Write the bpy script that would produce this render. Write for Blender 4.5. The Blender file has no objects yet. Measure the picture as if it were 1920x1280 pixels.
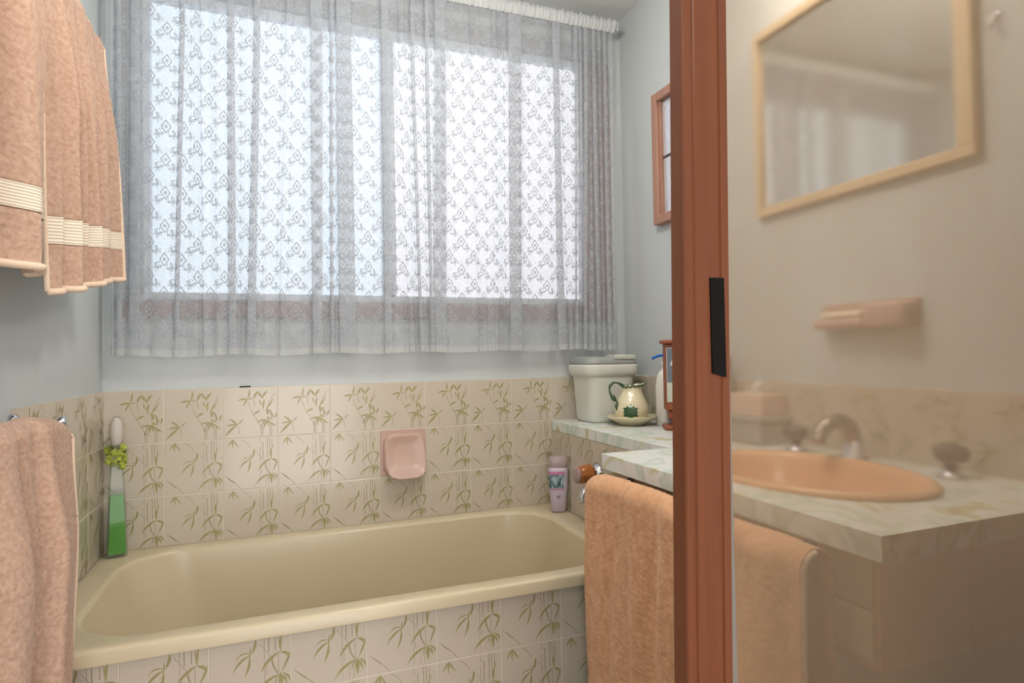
import bpy, bmesh, math, random
import numpy as np
from mathutils import Vector, Matrix
random.seed(7); np.random.seed(7)
sc = bpy.context.scene
COL = sc.collection

# ------------------------------------------------------------------ camera
ZT = 1.05                       # height of the top of the wall tiling above the floor
CAM = Vector((0.4711, -2.0018, ZT + 0.0833))
YAW, PITCH, ROLL = math.radians(20.684), math.radians(1.211), math.radians(-1.007)
F_PX = 1143.5
fw = Vector((math.sin(YAW) * math.cos(PITCH), math.cos(YAW) * math.cos(PITCH), math.sin(PITCH)))
r0 = Vector((math.cos(YAW), -math.sin(YAW), 0)); u0 = r0.cross(fw)
rr = math.cos(ROLL) * r0 + math.sin(ROLL) * u0
uu = -math.sin(ROLL) * r0 + math.cos(ROLL) * u0
cam = bpy.data.cameras.new('camera'); camo = bpy.data.objects.new('camera', cam); COL.objects.link(camo)
M = Matrix((rr, uu, -fw)).transposed().to_4x4(); M.translation = CAM
camo.matrix_world = M
cam.sensor_fit = 'HORIZONTAL'; cam.sensor_width = 36.0; cam.lens = F_PX / 1920 * 36.0
cam.clip_start = 0.02
sc.camera = camo
# ------------------------------------------------------------------ world, lights, exposure
w = bpy.data.worlds.new('world'); sc.world = w; w.use_nodes = True
w.node_tree.nodes['Background'].inputs[0].default_value = (1.0, 0.99, 0.97, 1)
w.node_tree.nodes['Background'].inputs[1].default_value = 3.6
sc.view_settings.view_transform = 'Standard'; sc.view_settings.look = 'None'
sc.view_settings.gamma = 1.0; sc.view_settings.use_curve_mapping = False
sc.view_settings.exposure = 0.45
sc.cycles.transparent_max_bounces = 24
sc.cycles.max_bounces = 7; sc.cycles.diffuse_bounces = 3
sc.cycles.caustics_reflective = False; sc.cycles.caustics_refractive = False
sc.cycles.use_adaptive_sampling = True; sc.cycles.adaptive_threshold = .05
WINDOW_STRENGTH = .74
FILL_BATH_WATTS = 11.5  # strengths of the fill lamps added out of view
FILL_TUBE_WATTS = 6.0
FILL_LEFT_WATTS = 5.0

# ------------------------------------------------------------------ materials
MATS = {}
def lin(c): return tuple((x / 255 / 12.92) if x / 255 <= .04045 else ((x / 255 + .055) / 1.055) ** 2.4 for x in c)
def mat(name, rgb, rough=.5, metal=0, spec=.5, noise=None, bump=None, srgb=True, trans=0, alpha=1, coat=0, sheen=0, ior=1.45):
    """noise=(scale, amount, second_rgb, (sx,sy,sz)); bump=(scale, strength, distance)"""
    if name in MATS: return MATS[name]
    m = bpy.data.materials.new(name); m.use_nodes = True; nt = m.node_tree; N = nt.nodes; L = nt.links
    b = N['Principled BSDF']; c = lin(rgb) if srgb else rgb
    b.inputs['Base Color'].default_value = (*c, 1); b.inputs['Roughness'].default_value = rough
    b.inputs['Metallic'].default_value = metal; b.inputs['Specular IOR Level'].default_value = spec
    b.inputs['Transmission Weight'].default_value = trans; b.inputs['Alpha'].default_value = alpha
    b.inputs['Coat Weight'].default_value = coat; b.inputs['Sheen Weight'].default_value = sheen
    b.inputs['IOR'].default_value = ior
    tc = N.new('ShaderNodeTexCoord')
    if noise:
        sca, amt, c2, st = noise
        mp = N.new('ShaderNodeMapping'); mp.inputs['Scale'].default_value = st
        L.new(tc.outputs['Object'], mp.inputs[0])
        n = N.new('ShaderNodeTexNoise'); n.inputs['Scale'].default_value = sca; n.inputs['Detail'].default_value = 6
        L.new(mp.outputs[0], n.inputs['Vector'])
        rp = N.new('ShaderNodeValToRGB'); rp.color_ramp.elements[0].position = .5 - amt; rp.color_ramp.elements[1].position = .5 + amt
        rp.color_ramp.elements[0].color = (*c, 1); rp.color_ramp.elements[1].color = (*lin(c2), 1)
        L.new(n.outputs['Fac'], rp.inputs[0]); L.new(rp.outputs[0], b.inputs['Base Color'])
    if bump:
        n2 = N.new('ShaderNodeTexNoise'); n2.inputs['Scale'].default_value = bump[0]; n2.inputs['Detail'].default_value = 3
        L.new(tc.outputs['Object'], n2.inputs['Vector'])
        bp = N.new('ShaderNodeBump'); bp.inputs['Strength'].default_value = bump[1]; bp.inputs['Distance'].default_value = bump[2]
        L.new(n2.outputs['Fac'], bp.inputs['Height']); L.new(bp.outputs[0], b.inputs['Normal'])
    MATS[name] = m
    return m

PLASTER = mat('painted_plaster', (205, 210, 210), .75, noise=(6, .35, (201, 206, 206), (1, 1, 1)), bump=(60, .12, .002))
CEIL = mat('ceiling_paint', (228, 230, 227), .8, bump=(50, .1, .002))
FLOORM = mat('floor_carpet', (146, 124, 112), .95, noise=(300, .3, (128, 108, 100), (1, 1, 1)))
PAINTW = mat('painted_trim', (156, 154, 154), .5)
GROUT = mat('tile_grout', (222, 212, 198), .7)
GLAZE = mat('tile_glaze', (208, 197, 181), .22, noise=(5, .35, (203, 191, 173), (1, 1, 1)), coat=.15)
LEAF = mat('tile_leaf_print', (172, 164, 116), .3, noise=(60, .25, (154, 146, 99), (1, 1, 1)))
STEM = mat('tile_stem_print', (176, 164, 140), .3, noise=(40, .25, (160, 150, 120), (1, 1, 1)))
ENAMEL = mat('bath_enamel', (210, 196, 166), .28, noise=(2.5, .4, (206, 191, 159), (1, 1, 1)), coat=.05)
PINKCER = mat('pink_ceramic', (196, 164, 150), .35, coat=.1)
CHROME = mat('chrome', (210, 210, 216), .08, metal=1)
AMBER = mat('amber_acrylic', (176, 104, 40), .10, coat=.6, noise=(30, .3, (150, 82, 34), (1, 1, 1)))
TIMBER = mat('window_timber', (150, 118, 102), .5, noise=(12, .3, (134, 102, 88), (1, 14, 1)))
ALU = mat('white_aluminium', (214, 218, 224), .35)
TERRY = mat('peach_terry', (202, 168, 147), .95, noise=(150, .16, (182, 146, 124), (1, 1, 1)), bump=(350, .4, .0015), sheen=.15)
TERRY_LIT = mat('peach_terry_warm_lit', (224, 174, 134), .95, noise=(60, .2, (204, 152, 112), (1, 1, .6)), bump=(350, .4, .0015), sheen=.15)  # peach terry with warm lamplight put into its colour
WOVEN = mat('cream_woven_band', (238, 224, 204), .8)
HEMM = mat('towel_hem', (232, 206, 182), .9, bump=(500, .3, .001))
LAMIN = mat('vanity_body_laminate', (216, 158, 110), .45, noise=(4, .3, (204, 146, 100), (1, 1, 6)))
DRAWER = mat('drawer_front_laminate', (186, 164, 138), .4)
BASINM = mat('apricot_basin', (232, 180, 134), .25, coat=.2)
POSTW = mat('woodgrain_stile', (112, 61, 33), .38, noise=(9, .3, (96, 50, 27), (14, 14, .35)), bump=(900, .05, .0003))
BLACK = mat('black_plastic', (20, 16, 15), .6, spec=.1)
DARK = mat('dark_gap', (30, 28, 26), .8)
BINW = mat('white_bin_plastic', (226, 226, 218), .4)
BING = mat('grey_lid_plastic', (158, 161, 158), .35)
CREAMC = mat('cream_glazed_china', (238, 226, 192), .15, coat=.4)
GREENC = mat('green_glaze', (62, 98, 66), .15, coat=.4)
PUMPW = mat('white_lotion_plastic', (236, 230, 220), .35)
BLUE = mat('blue_print', (50, 72, 130), .4)
PALEBLUE = mat('pale_blue_print', (160, 176, 216), .4)
BLUEP = mat('blue_plastic', (30, 110, 210), .35)
SIGNW = mat('stained_brown_wood', (160, 88, 56), .4, noise=(14, .3, (138, 72, 46), (1, 1, 5)))
SLATE = mat('slate_print', (112, 124, 136), .5)
PALEPR = mat('pale_print', (206, 208, 194), .5)
WHITEP = mat('white_print', (236, 236, 230), .5)
LILAC = mat('lilac_plastic', (204, 190, 206), .35)
LABELP = mat('pink_label_print', (206, 128, 172), .4)
LABELT = mat('teal_label_print', (178, 196, 202), .4, noise=(42, .09, (52, 88, 98), (3.4, 3.4, 1)))
GREYPR = mat('grey_print', (150, 140, 156), .4)
GELM = mat('green_gel', (84, 160, 48), .5, spec=.1)
RIBBON = mat('lime_ribbon', (190, 200, 92), .5, noise=(50, .2, (160, 172, 70), (1, 1, 1)))
MIRROR = mat('mirror_silver', (222, 226, 222), .02, metal=1)
DULLM = mat('dull_chrome', (150, 140, 130), .35, metal=.8)
FRAMEC = mat('pale_timber_frame', (222, 198, 164), .5, noise=(8, .3, (212, 186, 150), (1, 10, 1)))
LEADF = mat('dusty_brown_wood', (182, 140, 120), .5, noise=(10, .3, (168, 124, 106), (1, 10, 1)))
LEADG = mat('textured_silver_glass', (236, 243, 250), .12, metal=.6, bump=(70, .4, .004))
LEADC = mat('lead_came', (70, 56, 52), .5)
GREYBOX = mat('grey_storage_plastic', (168, 164, 160), .5)
TISSUE = mat('pinkish_card', (224, 196, 178), .7)
DARKB = mat('olive_bottle_plastic', (120, 116, 92), .4)
LAMPG = mat('fill_lamp_white', (230, 230, 226), .5)

def thin_glass(name, tint, clear=.8, gloss=.06, rough=.05):
    m = bpy.data.materials.new(name); m.use_nodes = True; nt = m.node_tree; N = nt.nodes; L = nt.links
    N.remove(N['Principled BSDF']); out = N['Material Output']; c = (*lin(tint), 1)
    tr = N.new('ShaderNodeBsdfTransparent'); tr.inputs[0].default_value = c
    di = N.new('ShaderNodeBsdfDiffuse'); di.inputs[0].default_value = c; tl = N.new('ShaderNodeBsdfTranslucent'); tl.inputs[0].default_value = c
    gl = N.new('ShaderNodeBsdfGlossy'); gl.inputs['Roughness'].default_value = rough
    a = N.new('ShaderNodeMixShader'); a.inputs[0].default_value = .5; L.new(di.outputs[0], a.inputs[1]); L.new(tl.outputs[0], a.inputs[2])
    b = N.new('ShaderNodeMixShader'); b.inputs[0].default_value = 1 - clear; L.new(tr.outputs[0], b.inputs[1]); L.new(a.outputs[0], b.inputs[2])
    d = N.new('ShaderNodeMixShader'); d.inputs[0].default_value = gloss; L.new(b.outputs[0], d.inputs[1]); L.new(gl.outputs[0], d.inputs[2]); L.new(d.outputs[0], out.inputs[0])
    return m
def marble():
    m = bpy.data.materials.new('green_marble_laminate'); m.use_nodes = True; nt = m.node_tree; N = nt.nodes; L = nt.links
    b = N['Principled BSDF']; tc = N.new('ShaderNodeTexCoord')
    mp = N.new('ShaderNodeMapping'); mp.inputs['Scale'].default_value = (1.0, 1.0, 1.0); mp.inputs['Rotation'].default_value = (0, 0, .6)
    L.new(tc.outputs['Object'], mp.inputs[0])
    n = N.new('ShaderNodeTexNoise'); n.inputs['Scale'].default_value = 5.0; n.inputs['Detail'].default_value = 4; n.inputs['Distortion'].default_value = 1.8
    L.new(mp.outputs[0], n.inputs['Vector'])
    r = N.new('ShaderNodeValToRGB'); e = r.color_ramp.elements
    cols = [(.28, (208, 208, 176)), (.36, (228, 230, 226)), (.43, (196, 212, 198)), (.48, (230, 232, 230)), (.58, (226, 229, 226)), (.62, (208, 204, 164)), (.66, (186, 172, 134)), (.70, (226, 228, 222))]
    e[0].position, e[0].color = cols[0][0], (*lin(cols[0][1]), 1); e[1].position, e[1].color = cols[-1][0], (*lin(cols[-1][1]), 1)
    for p, c in cols[1:-1]:
        q = e.new(p); q.color = (*lin(c), 1)
    L.new(n.outputs['Fac'], r.inputs[0]); L.new(r.outputs[0], b.inputs['Base Color'])
    b.inputs['Roughness'].default_value = .3
    return m
MARBLE = marble()
CLEARP = thin_glass('clear_plastic', (236, 226, 228), .45, .06, .1)
GLASSM = thin_glass('bottle_glass', (240, 243, 240), .90, .025, .04)

def lace_mat(name, alpha, rgb, nscale=None, tlw=.12):
    m = bpy.data.materials.new(name); m.use_nodes = True; nt = m.node_tree; N = nt.nodes; L = nt.links
    N.remove(N['Principled BSDF']); out = N['Material Output']
    tr = N.new('ShaderNodeBsdfTransparent'); di = N.new('ShaderNodeBsdfDiffuse'); tl = N.new('ShaderNodeBsdfTranslucent')
    for s in (di, tl): s.inputs['Color'].default_value = (*lin(rgb), 1)
    m1 = N.new('ShaderNodeMixShader'); m1.inputs[0].default_value = tlw
    L.new(di.outputs[0], m1.inputs[1]); L.new(tl.outputs[0], m1.inputs[2])
    m2 = N.new('ShaderNodeMixShader'); m2.inputs[0].default_value = alpha
    if nscale:
        tc = N.new('ShaderNodeTexCoord'); n = N.new('ShaderNodeTexNoise'); n.inputs['Scale'].default_value = nscale
        n.inputs['Detail'].default_value = 2
        mr = N.new('ShaderNodeMapRange'); mr.inputs[1].default_value = .35; mr.inputs[2].default_value = .65
        mr.inputs[3].default_value = alpha - .1; mr.inputs[4].default_value = alpha + .1
        L.new(tc.outputs['Object'], n.inputs['Vector']); L.new(n.outputs['Fac'], mr.inputs[0]); L.new(mr.outputs[0], m2.inputs[0])
    L.new(tr.outputs[0], m2.inputs[1]); L.new(m1.outputs[0], m2.inputs[2]); L.new((m1 if alpha >= 1 else m2).outputs[0], out.inputs[0])
    return m
LACE = lace_mat('white_net', .43, (206, 210, 216), 420)
LACEP = lace_mat('white_lace_motif', 1, (168, 173, 181), None, .02)
LACEH = lace_mat('white_net_heading', .8, (228, 230, 230))
LACEB = lace_mat('white_net_hem', .45, (222, 224, 222))

def pane_mat(name, rgb, strength):
    m = bpy.data.materials.new(name); m.use_nodes = True; nt = m.node_tree; N = nt.nodes; L = nt.links
    b = N['Principled BSDF']; b.inputs['Base Color'].default_value = (.5, .5, .5, 1); b.inputs['Roughness'].default_value = .3
    b.inputs['Emission Color'].default_value = (*lin(rgb), 1); b.inputs['Emission Strength'].default_value = strength
    tc = N.new('ShaderNodeTexCoord'); n = N.new('ShaderNodeTexVoronoi'); n.inputs['Scale'].default_value = 140
    L.new(tc.outputs['Object'], n.inputs['Vector'])
    bp = N.new('ShaderNodeBump'); bp.inputs['Strength'].default_value = .3; bp.inputs['Distance'].default_value = .002
    L.new(n.outputs['Distance'], bp.inputs['Height']); L.new(bp.outputs[0], b.inputs['Normal'])
    return m
PANE_L = pane_mat('frosted_pane_bluish', (214, 233, 250), WINDOW_STRENGTH * .95)
PANE_R = pane_mat('frosted_pane_white', (240, 242, 252), WINDOW_STRENGTH * .92)

def screen_glass():
    m = bpy.data.materials.new('hazy_shower_glass'); m.use_nodes = True; nt = m.node_tree; N = nt.nodes; L = nt.links
    N.remove(N['Principled BSDF']); out = N['Material Output']
    rf = N.new('ShaderNodeBsdfRefraction'); rf.inputs['Color'].default_value = (.98, .95, .91, 1)
    rf.inputs['Roughness'].default_value = .10; rf.inputs['IOR'].default_value = 1.25
    gl = N.new('ShaderNodeBsdfGlossy'); gl.inputs['Roughness'].default_value = .08
    df = N.new('ShaderNodeBsdfDiffuse'); df.inputs[0].default_value = (*lin((200, 166, 128)), 1)
    tl = N.new('ShaderNodeBsdfTranslucent'); tl.inputs[0].default_value = (*lin((200, 166, 128)), 1)
    film = N.new('ShaderNodeMixShader'); film.inputs[0].default_value = .5
    L.new(df.outputs[0], film.inputs[1]); L.new(tl.outputs[0], film.inputs[2])
    a = rf
    tc = N.new('ShaderNodeTexCoord'); n = N.new('ShaderNodeTexNoise'); n.inputs['Scale'].default_value = 3.5; n.inputs['Detail'].default_value = 6
    mp = N.new('ShaderNodeMapping'); mp.inputs['Scale'].default_value = (1.6, 1, .7); L.new(tc.outputs['Object'], mp.inputs[0]); L.new(mp.outputs[0], n.inputs['Vector'])
    mr = N.new('ShaderNodeMapRange'); mr.inputs[1].default_value = .3; mr.inputs[2].default_value = .7
    mr.inputs[3].default_value = .23; mr.inputs[4].default_value = .31
    L.new(n.outputs['Fac'], mr.inputs[0])
    bm_ = N.new('ShaderNodeMixShader'); L.new(mr.outputs[0], bm_.inputs[0])
    L.new(a.outputs[0], bm_.inputs[1]); L.new(film.outputs[0], bm_.inputs[2])
    c = N.new('ShaderNodeMixShader'); c.inputs[0].default_value = .04; L.new(bm_.outputs[0], c.inputs[1]); L.new(gl.outputs[0], c.inputs[2])
    L.new(c.outputs[0], out.inputs[0])
    return m
HAZE = screen_glass()

# ------------------------------------------------------------------ builders
ORG = {}
def tag(o, label=None, cat=None, group=None, kind=None):
    for k, v in (('label', label), ('category', cat), ('group', group), ('kind', kind)):
        if v: o[k] = v
    return o
def thing(name, loc, label, cat, group=None):
    o = bpy.data.objects.new(name, None); COL.objects.link(o); o.location = loc; o.empty_display_size = .05
    ORG[o] = Vector(loc); tag(o, label, cat, group); return o
def mesh(name, verts, faces, mats, parent=None, smooth=False, mi=None, origin=None):
    if not isinstance(mats, (list, tuple)): mats = [mats]
    org = ORG[parent] if parent is not None else Vector(origin or (0, 0, 0))
    me = bpy.data.meshes.new(name)
    v = np.asarray(verts, dtype=float).reshape(-1, 3) - np.array(org)
    me.from_pydata(v.tolist(), [], [tuple(int(i) for i in f) for f in faces])
    for m_ in mats: me.materials.append(m_)
    if mi is not None: me.polygons.foreach_set('material_index', np.asarray(mi, dtype=np.int32))
    if smooth: me.polygons.foreach_set('use_smooth', np.ones(len(me.polygons), dtype=bool))
    me.update()
    o = bpy.data.objects.new(name, me); COL.objects.link(o)
    if parent is not None: o.parent = parent
    else: o.location = org
    ORG[o] = org
    return o
def frombm(name, bm, mats, parent=None, smooth=False, origin=None):
    bmesh.ops.recalc_face_normals(bm, faces=bm.faces[:])
    bm.verts.index_update()
    v = [tuple(x.co) for x in bm.verts]; f = [[x.index for x in fc.verts] for fc in bm.faces]; mi = [fc.material_index for fc in bm.faces]
    bm.free()
    return mesh(name, v, f, mats, parent, smooth, mi, origin)
def bm_box(bm, lo, hi, bev=0, seg=2):
    lo = Vector(lo); hi = Vector(hi)
    r = bmesh.ops.create_cube(bm, size=1)
    vs = r['verts']
    for v in vs: v.co = Vector(((lo.x + hi.x) / 2 + v.co.x * (hi.x - lo.x), (lo.y + hi.y) / 2 + v.co.y * (hi.y - lo.y), (lo.z + hi.z) / 2 + v.co.z * (hi.z - lo.z)))
    if bev:
        es = list({e for v in vs for e in v.link_edges})
        bmesh.ops.bevel(bm, geom=es, offset=bev, segments=seg, affect='EDGES', profile=.5)
def box(name, lo, hi, m_, parent=None, bev=0, seg=2, smooth=False, origin=None):
    bm = bmesh.new(); bm_box(bm, lo, hi, bev, seg); return frombm(name, bm, m_, parent, smooth, origin)
def rings(name, R, m_, parent=None, cap0=False, cap1=False, smooth=True, closed=True, origin=None):
    n = len(R[0]); V = [p for r in R for p in r]; Fc = []
    for i in range(len(R) - 1):
        for j in range(n if closed else n - 1):
            k = (j + 1) % n
            Fc.append((i * n + j, i * n + k, (i + 1) * n + k, (i + 1) * n + j))
    if cap0: Fc.append(tuple(range(n - 1, -1, -1)))
    if cap1: Fc.append(tuple((len(R) - 1) * n + j for j in range(n)))
    bm = bmesh.new(); bv = [bm.verts.new(p) for p in V]
    for f in Fc:
        try: bm.faces.new([bv[i] for i in f])
        except ValueError: pass
    return frombm(name, bm, m_, parent, smooth, origin)
def lathe(name, prof, c, m_, parent=None, n=40, axis='Z', caps=True, sx=1, sy=1):
    R = []
    for r, h in prof:
        ring = []
        for j in range(n):
            a = 2 * math.pi * j / n; x, y = r * math.cos(a) * sx, r * math.sin(a) * sy
            if axis == 'Z': p = (c[0] + x, c[1] + y, c[2] + h)
            elif axis == 'X': p = (c[0] + h, c[1] + x, c[2] + y)
            else: p = (c[0] + x, c[1] + h, c[2] + y)
            ring.append(p)
        R.append(ring)
    return rings(name, R, m_, parent, caps, caps)
def tube_rings(pts, rad, n=12):
    pts = [Vector(p) for p in pts]; R = []; up = Vector((0, 0, 1)); prev = None
    for i, p in enumerate(pts):
        t = (pts[min(i + 1, len(pts) - 1)] - pts[max(i - 1, 0)]).normalized()
        if prev is None:
            a = t.cross(up)
            if a.length < .1: a = t.cross(Vector((1, 0, 0)))
            a.normalize()
        else:
            a = (prev - t * prev.dot(t)).normalized()
        prev = a; b = t.cross(a)
        r = rad[i] if isinstance(rad, (list, tuple)) else rad
        R.append([tuple(p + (a * math.cos(2 * math.pi * j / n) + b * math.sin(2 * math.pi * j / n)) * r) for j in range(n)])
    return R
def tube(name, pts, rad, m_, parent=None, n=12):
    return rings(name, tube_rings(pts, rad, n), m_, parent, True, True)
def catmull(P, n=8):
    P = [Vector(p) for p in P]; Q = [P[0]] + P + [P[-1]]; out = []
    for i in range(1, len(Q) - 2):
        a, b, c, d = Q[i - 1], Q[i], Q[i + 1], Q[i + 2]
        for k in range(n):
            t = k / n
            out.append(.5 * ((2 * b) + (c - a) * t + (2 * a - 5 * b + 4 * c - d) * t * t + (3 * b - a - 3 * c + d) * t ** 3))
    out.append(P[-1]); return out
def rrect(x0, x1, y0, y1, r, z, n=10):
    """rounded rectangle ring"""
    out = []
    for cx, cy, a0 in ((x1 - r, y1 - r, 0), (x0 + r, y1 - r, 90), (x0 + r, y0 + r, 180), (x1 - r, y0 + r, 270)):
        for k in range(n + 1):
            a = math.radians(a0 + 90 * k / n); out.append((cx + r * math.cos(a), cy + r * math.sin(a), z))
    return out
def Z(h): return ZT + h

# ------------------------------------------------------------------ room shell
P = .1525
XR = 1.685; YB = -2.75; HC = Z(1.345)
def structure(o): o['kind'] = 'structure'; return o
structure(box('floor', (-.1, YB - .1, -.1), (XR + .1, .1, 0), FLOORM))
structure(box('ceiling', (-.1, YB - .1, HC), (XR + .1, .1, HC + .1), CEIL))
WX0, WX1, WZ0, WZ1 = .035, 1.63, Z(.205), Z(1.235)      # timber window surround
bm = bmesh.new()
for lo, hi in (((-.1, 0, 0), (WX0, .1, HC)), ((WX1, 0, 0), (XR + .1, .1, HC)), ((WX0, 0, 0), (WX1, .1, WZ0)), ((WX0, 0, WZ1), (WX1, .1, HC))):
    bm_box(bm, lo, hi)
wall_back = structure(frombm('wall_back', bm, PLASTER))
wall_left = structure(box('wall_left', (-.1, YB, 0), (0, 0, HC), PLASTER))
wall_right = structure(box('wall_right', (XR, YB, 0), (XR + .1, 0, HC), PLASTER))
bm = bmesh.new()
for lo, hi in (((-.1, YB - .1, 0), (.12, YB, HC)), ((1.12, YB - .1, 0), (XR + .1, YB, HC)), ((.12, YB - .1, 2.06), (1.12, YB, HC))): bm_box(bm, lo, hi)
structure(frombm('wall_front', bm, PLASTER))          # opening added behind the camera so world light fills the room
# low nib wall at the end of the bath
SH = -.155                      # top of shelf and vanity
NX = 9 * P
wall_nib = structure(box('wall_nib', (NX + .006, -.70, 0), (XR, 0, Z(SH - .034)), PLASTER))

# ------------------------------------------------------------------ tiles with bamboo print
def clip(poly, lo, hi):
    for ax in (0, 1):
        for val, sgn in ((lo[ax], 1), (hi[ax], -1)):
            out = []
            for i in range(len(poly)):
                a, b = poly[i], poly[(i + 1) % len(poly)]
                da, db = (a[ax] - val) * sgn, (b[ax] - val) * sgn
                if da >= 0: out.append(a)
                if (da >= 0) != (db >= 0):
                    t = da / (da - db); out.append((a[0] + (b[0] - a[0]) * t, a[1] + (b[1] - a[1]) * t))
            poly = out
            if len(poly) < 3: return None
    return poly
def leaf(a, b, wd, bend=0, taper0=.12, n=6):
    """pointed leaf from a to b (u right, v down from the top), as quads"""
    ax, ay = a; bx, by = b; dx, dy = bx - ax, by - ay; ln = math.hypot(dx, dy); nx, ny = -dy / ln, dx / ln
    q = []
    for i in range(n + 1):
        t = i / n; k = 4 * bend * t * (1 - t); cx, cy = ax + dx * t + nx * k, ay + dy * t + ny * k
        wv = .85 * wd * max(taper0 * (1 - t), math.sin(math.pi * t ** .8)) * .5 + .001
        q.append(((cx + nx * wv, cy + ny * wv), (cx - nx * wv, cy - ny * wv)))
    return [(q[i][0], q[i + 1][0], q[i + 1][1], q[i][1]) for i in range(n)]
def line(a, b, wd, bend=0, n=4):
    ax, ay = a; bx, by = b; dx, dy = bx - ax, by - ay; ln = math.hypot(dx, dy); nx, ny = -dy / ln, dx / ln; q = []
    for i in range(n + 1):
        t = i / n; k = 4 * bend * t * (1 - t); cx, cy = ax + dx * t + nx * k, ay + dy * t + ny * k
        w2 = wd * .62; q.append(((cx + nx * w2, cy + ny * w2), (cx - nx * w2, cy - ny * w2)))
    return [(q[i][0], q[i + 1][0], q[i + 1][1], q[i][1]) for i in range(n)]
def decor(kind):
    D = []      # (polys, material index)
    if kind == 'cane':
        for u, va, vb, wd in ((.665, 0, .12, .008), (.665, .18, .50, .008), (.718, .10, .42, .013), (.80, 0, .40, .012), (.842, 0, .30, .010), (.665, .5, .95, .006), (.84, .45, .70, .008), (.885, .02, .26, .008), (.82, .78, .97, .008), (.76, .80, .95, .007), (.69, .55, .72, .007)):
            D.append((line((u, va), (u + .004, vb), wd, 0, 1), 2))
        D.append((line((.34, .03), (.50, .20), .009, -.02), 2)); D.append((line((.04, .72), (.33, 1.0), .009, -.015), 2))
        D.append((line((.60, .28), (.74, .47), .007), 2)); D.append((leaf((.08, .76), (.22, .88), .018), 2))
        for t, wd in (((.09, .17), .030), ((.18, .20), .034), ((.29, .18), .032)): D.append((leaf((.185, .02), t, wd, .01), 1))
        D += [(leaf((.56, .22), (.50, .42), .042, -.02), 1), (leaf((.485, .42), (.28, .63), .036, .03), 1), (leaf((.49, .44), (.42, .70), .038, -.02), 1),
              (leaf((.50, .40), (.31, .48), .018, .05), 1), (line((.50, .33), (.485, .46), .012), 1)]
        D += [(leaf((.885, .22), (.875, .44), .046, .015), 1), (line((.91, .16), (.885, .24), .012), 1),
              (leaf((.865, .43), (.62, .67), .046, .03), 1), (leaf((.87, .44), (.985, .55), .046, -.03), 1), (leaf((1.0, .42), (.88, .71), .028, -.01), 1)]
        D += [(leaf((.865, .73), (.56, .96), .042, .045), 1), (leaf((.865, .71), (.875, .94), .062, 0), 1), (leaf((.875, .74), (.945, .88), .034, -.015), 1),
              (leaf((.885, .72), (.99, .88), .032, -.035), 1), (leaf((.87, .72), (.79, .87), .024, .02), 2)]
        D.append((line((.76, .50), (.84, .72), .02, .02), 2))
    else:
        for u, wd in ((.69, .012), (.72, .012), (.855, .012), (.885, .012)):
            D.append((line((u, .76), (u, 1.0), wd, 0, 1), 2))
        D.append((line((.46, .3), (.60, .62), .010, .02), 2)); D.append((line((.60, .62), (.70, .84), .010), 2))
        D.append((line((.56, .25), (.58, .40), .010), 2)); D.append((line((.94, .14), (.80, .50), .010, .02), 2))
        for t, wd in (((.485, .03), .036), ((.26, .27), .040), ((.37, .39), .036), ((.55, .22), .026)): D.append((leaf((.455, .235), t, wd, .01), 1))
        for a, b, wd in (((.64, .09), (.56, .25), .048), ((.635, .09), (.74, .24), .048), ((.81, .09), (.71, .25), .048), ((.67, .25), (.71, .38), .026),
                         ((.755, .26), (.735, .46), .046), ((.90, .30), (.79, .47), .040), ((.68, .48), (.53, .57), .042), ((.93, .24), (.86, .40), .022),
                         ((.80, .42), (.84, .56), .05), ((.86, .46), (.93, .62), .034), ((.86, .46), (.80, .58), .034), ((1.0, .52), (.95, .65), .036),
                         ((.80, .66), (.60, .70), .034), ((.80, .66), (.98, .80), .044), ((.82, .64), (.74, .84), .042), ((.80, .60), (.90, .66), .040),
                         ((.82, .66), (.84, .80), .034), ((.78, .66), (.70, .78), .030), ((.90, .55), (.90, .66), .03)):
            D.append((leaf(a, b, wd, .012), 1))
        for t, wd in (((.38, .62), .024), ((.10, .60), .036), ((.06, .75), .036), ((.03, .96), .050)): D.append((leaf((.26, .73), t, wd, .008), 1))
        D.append((line((.27, .74), (.30, .93), .010), 2))
    return D
TILEM = {}
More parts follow.
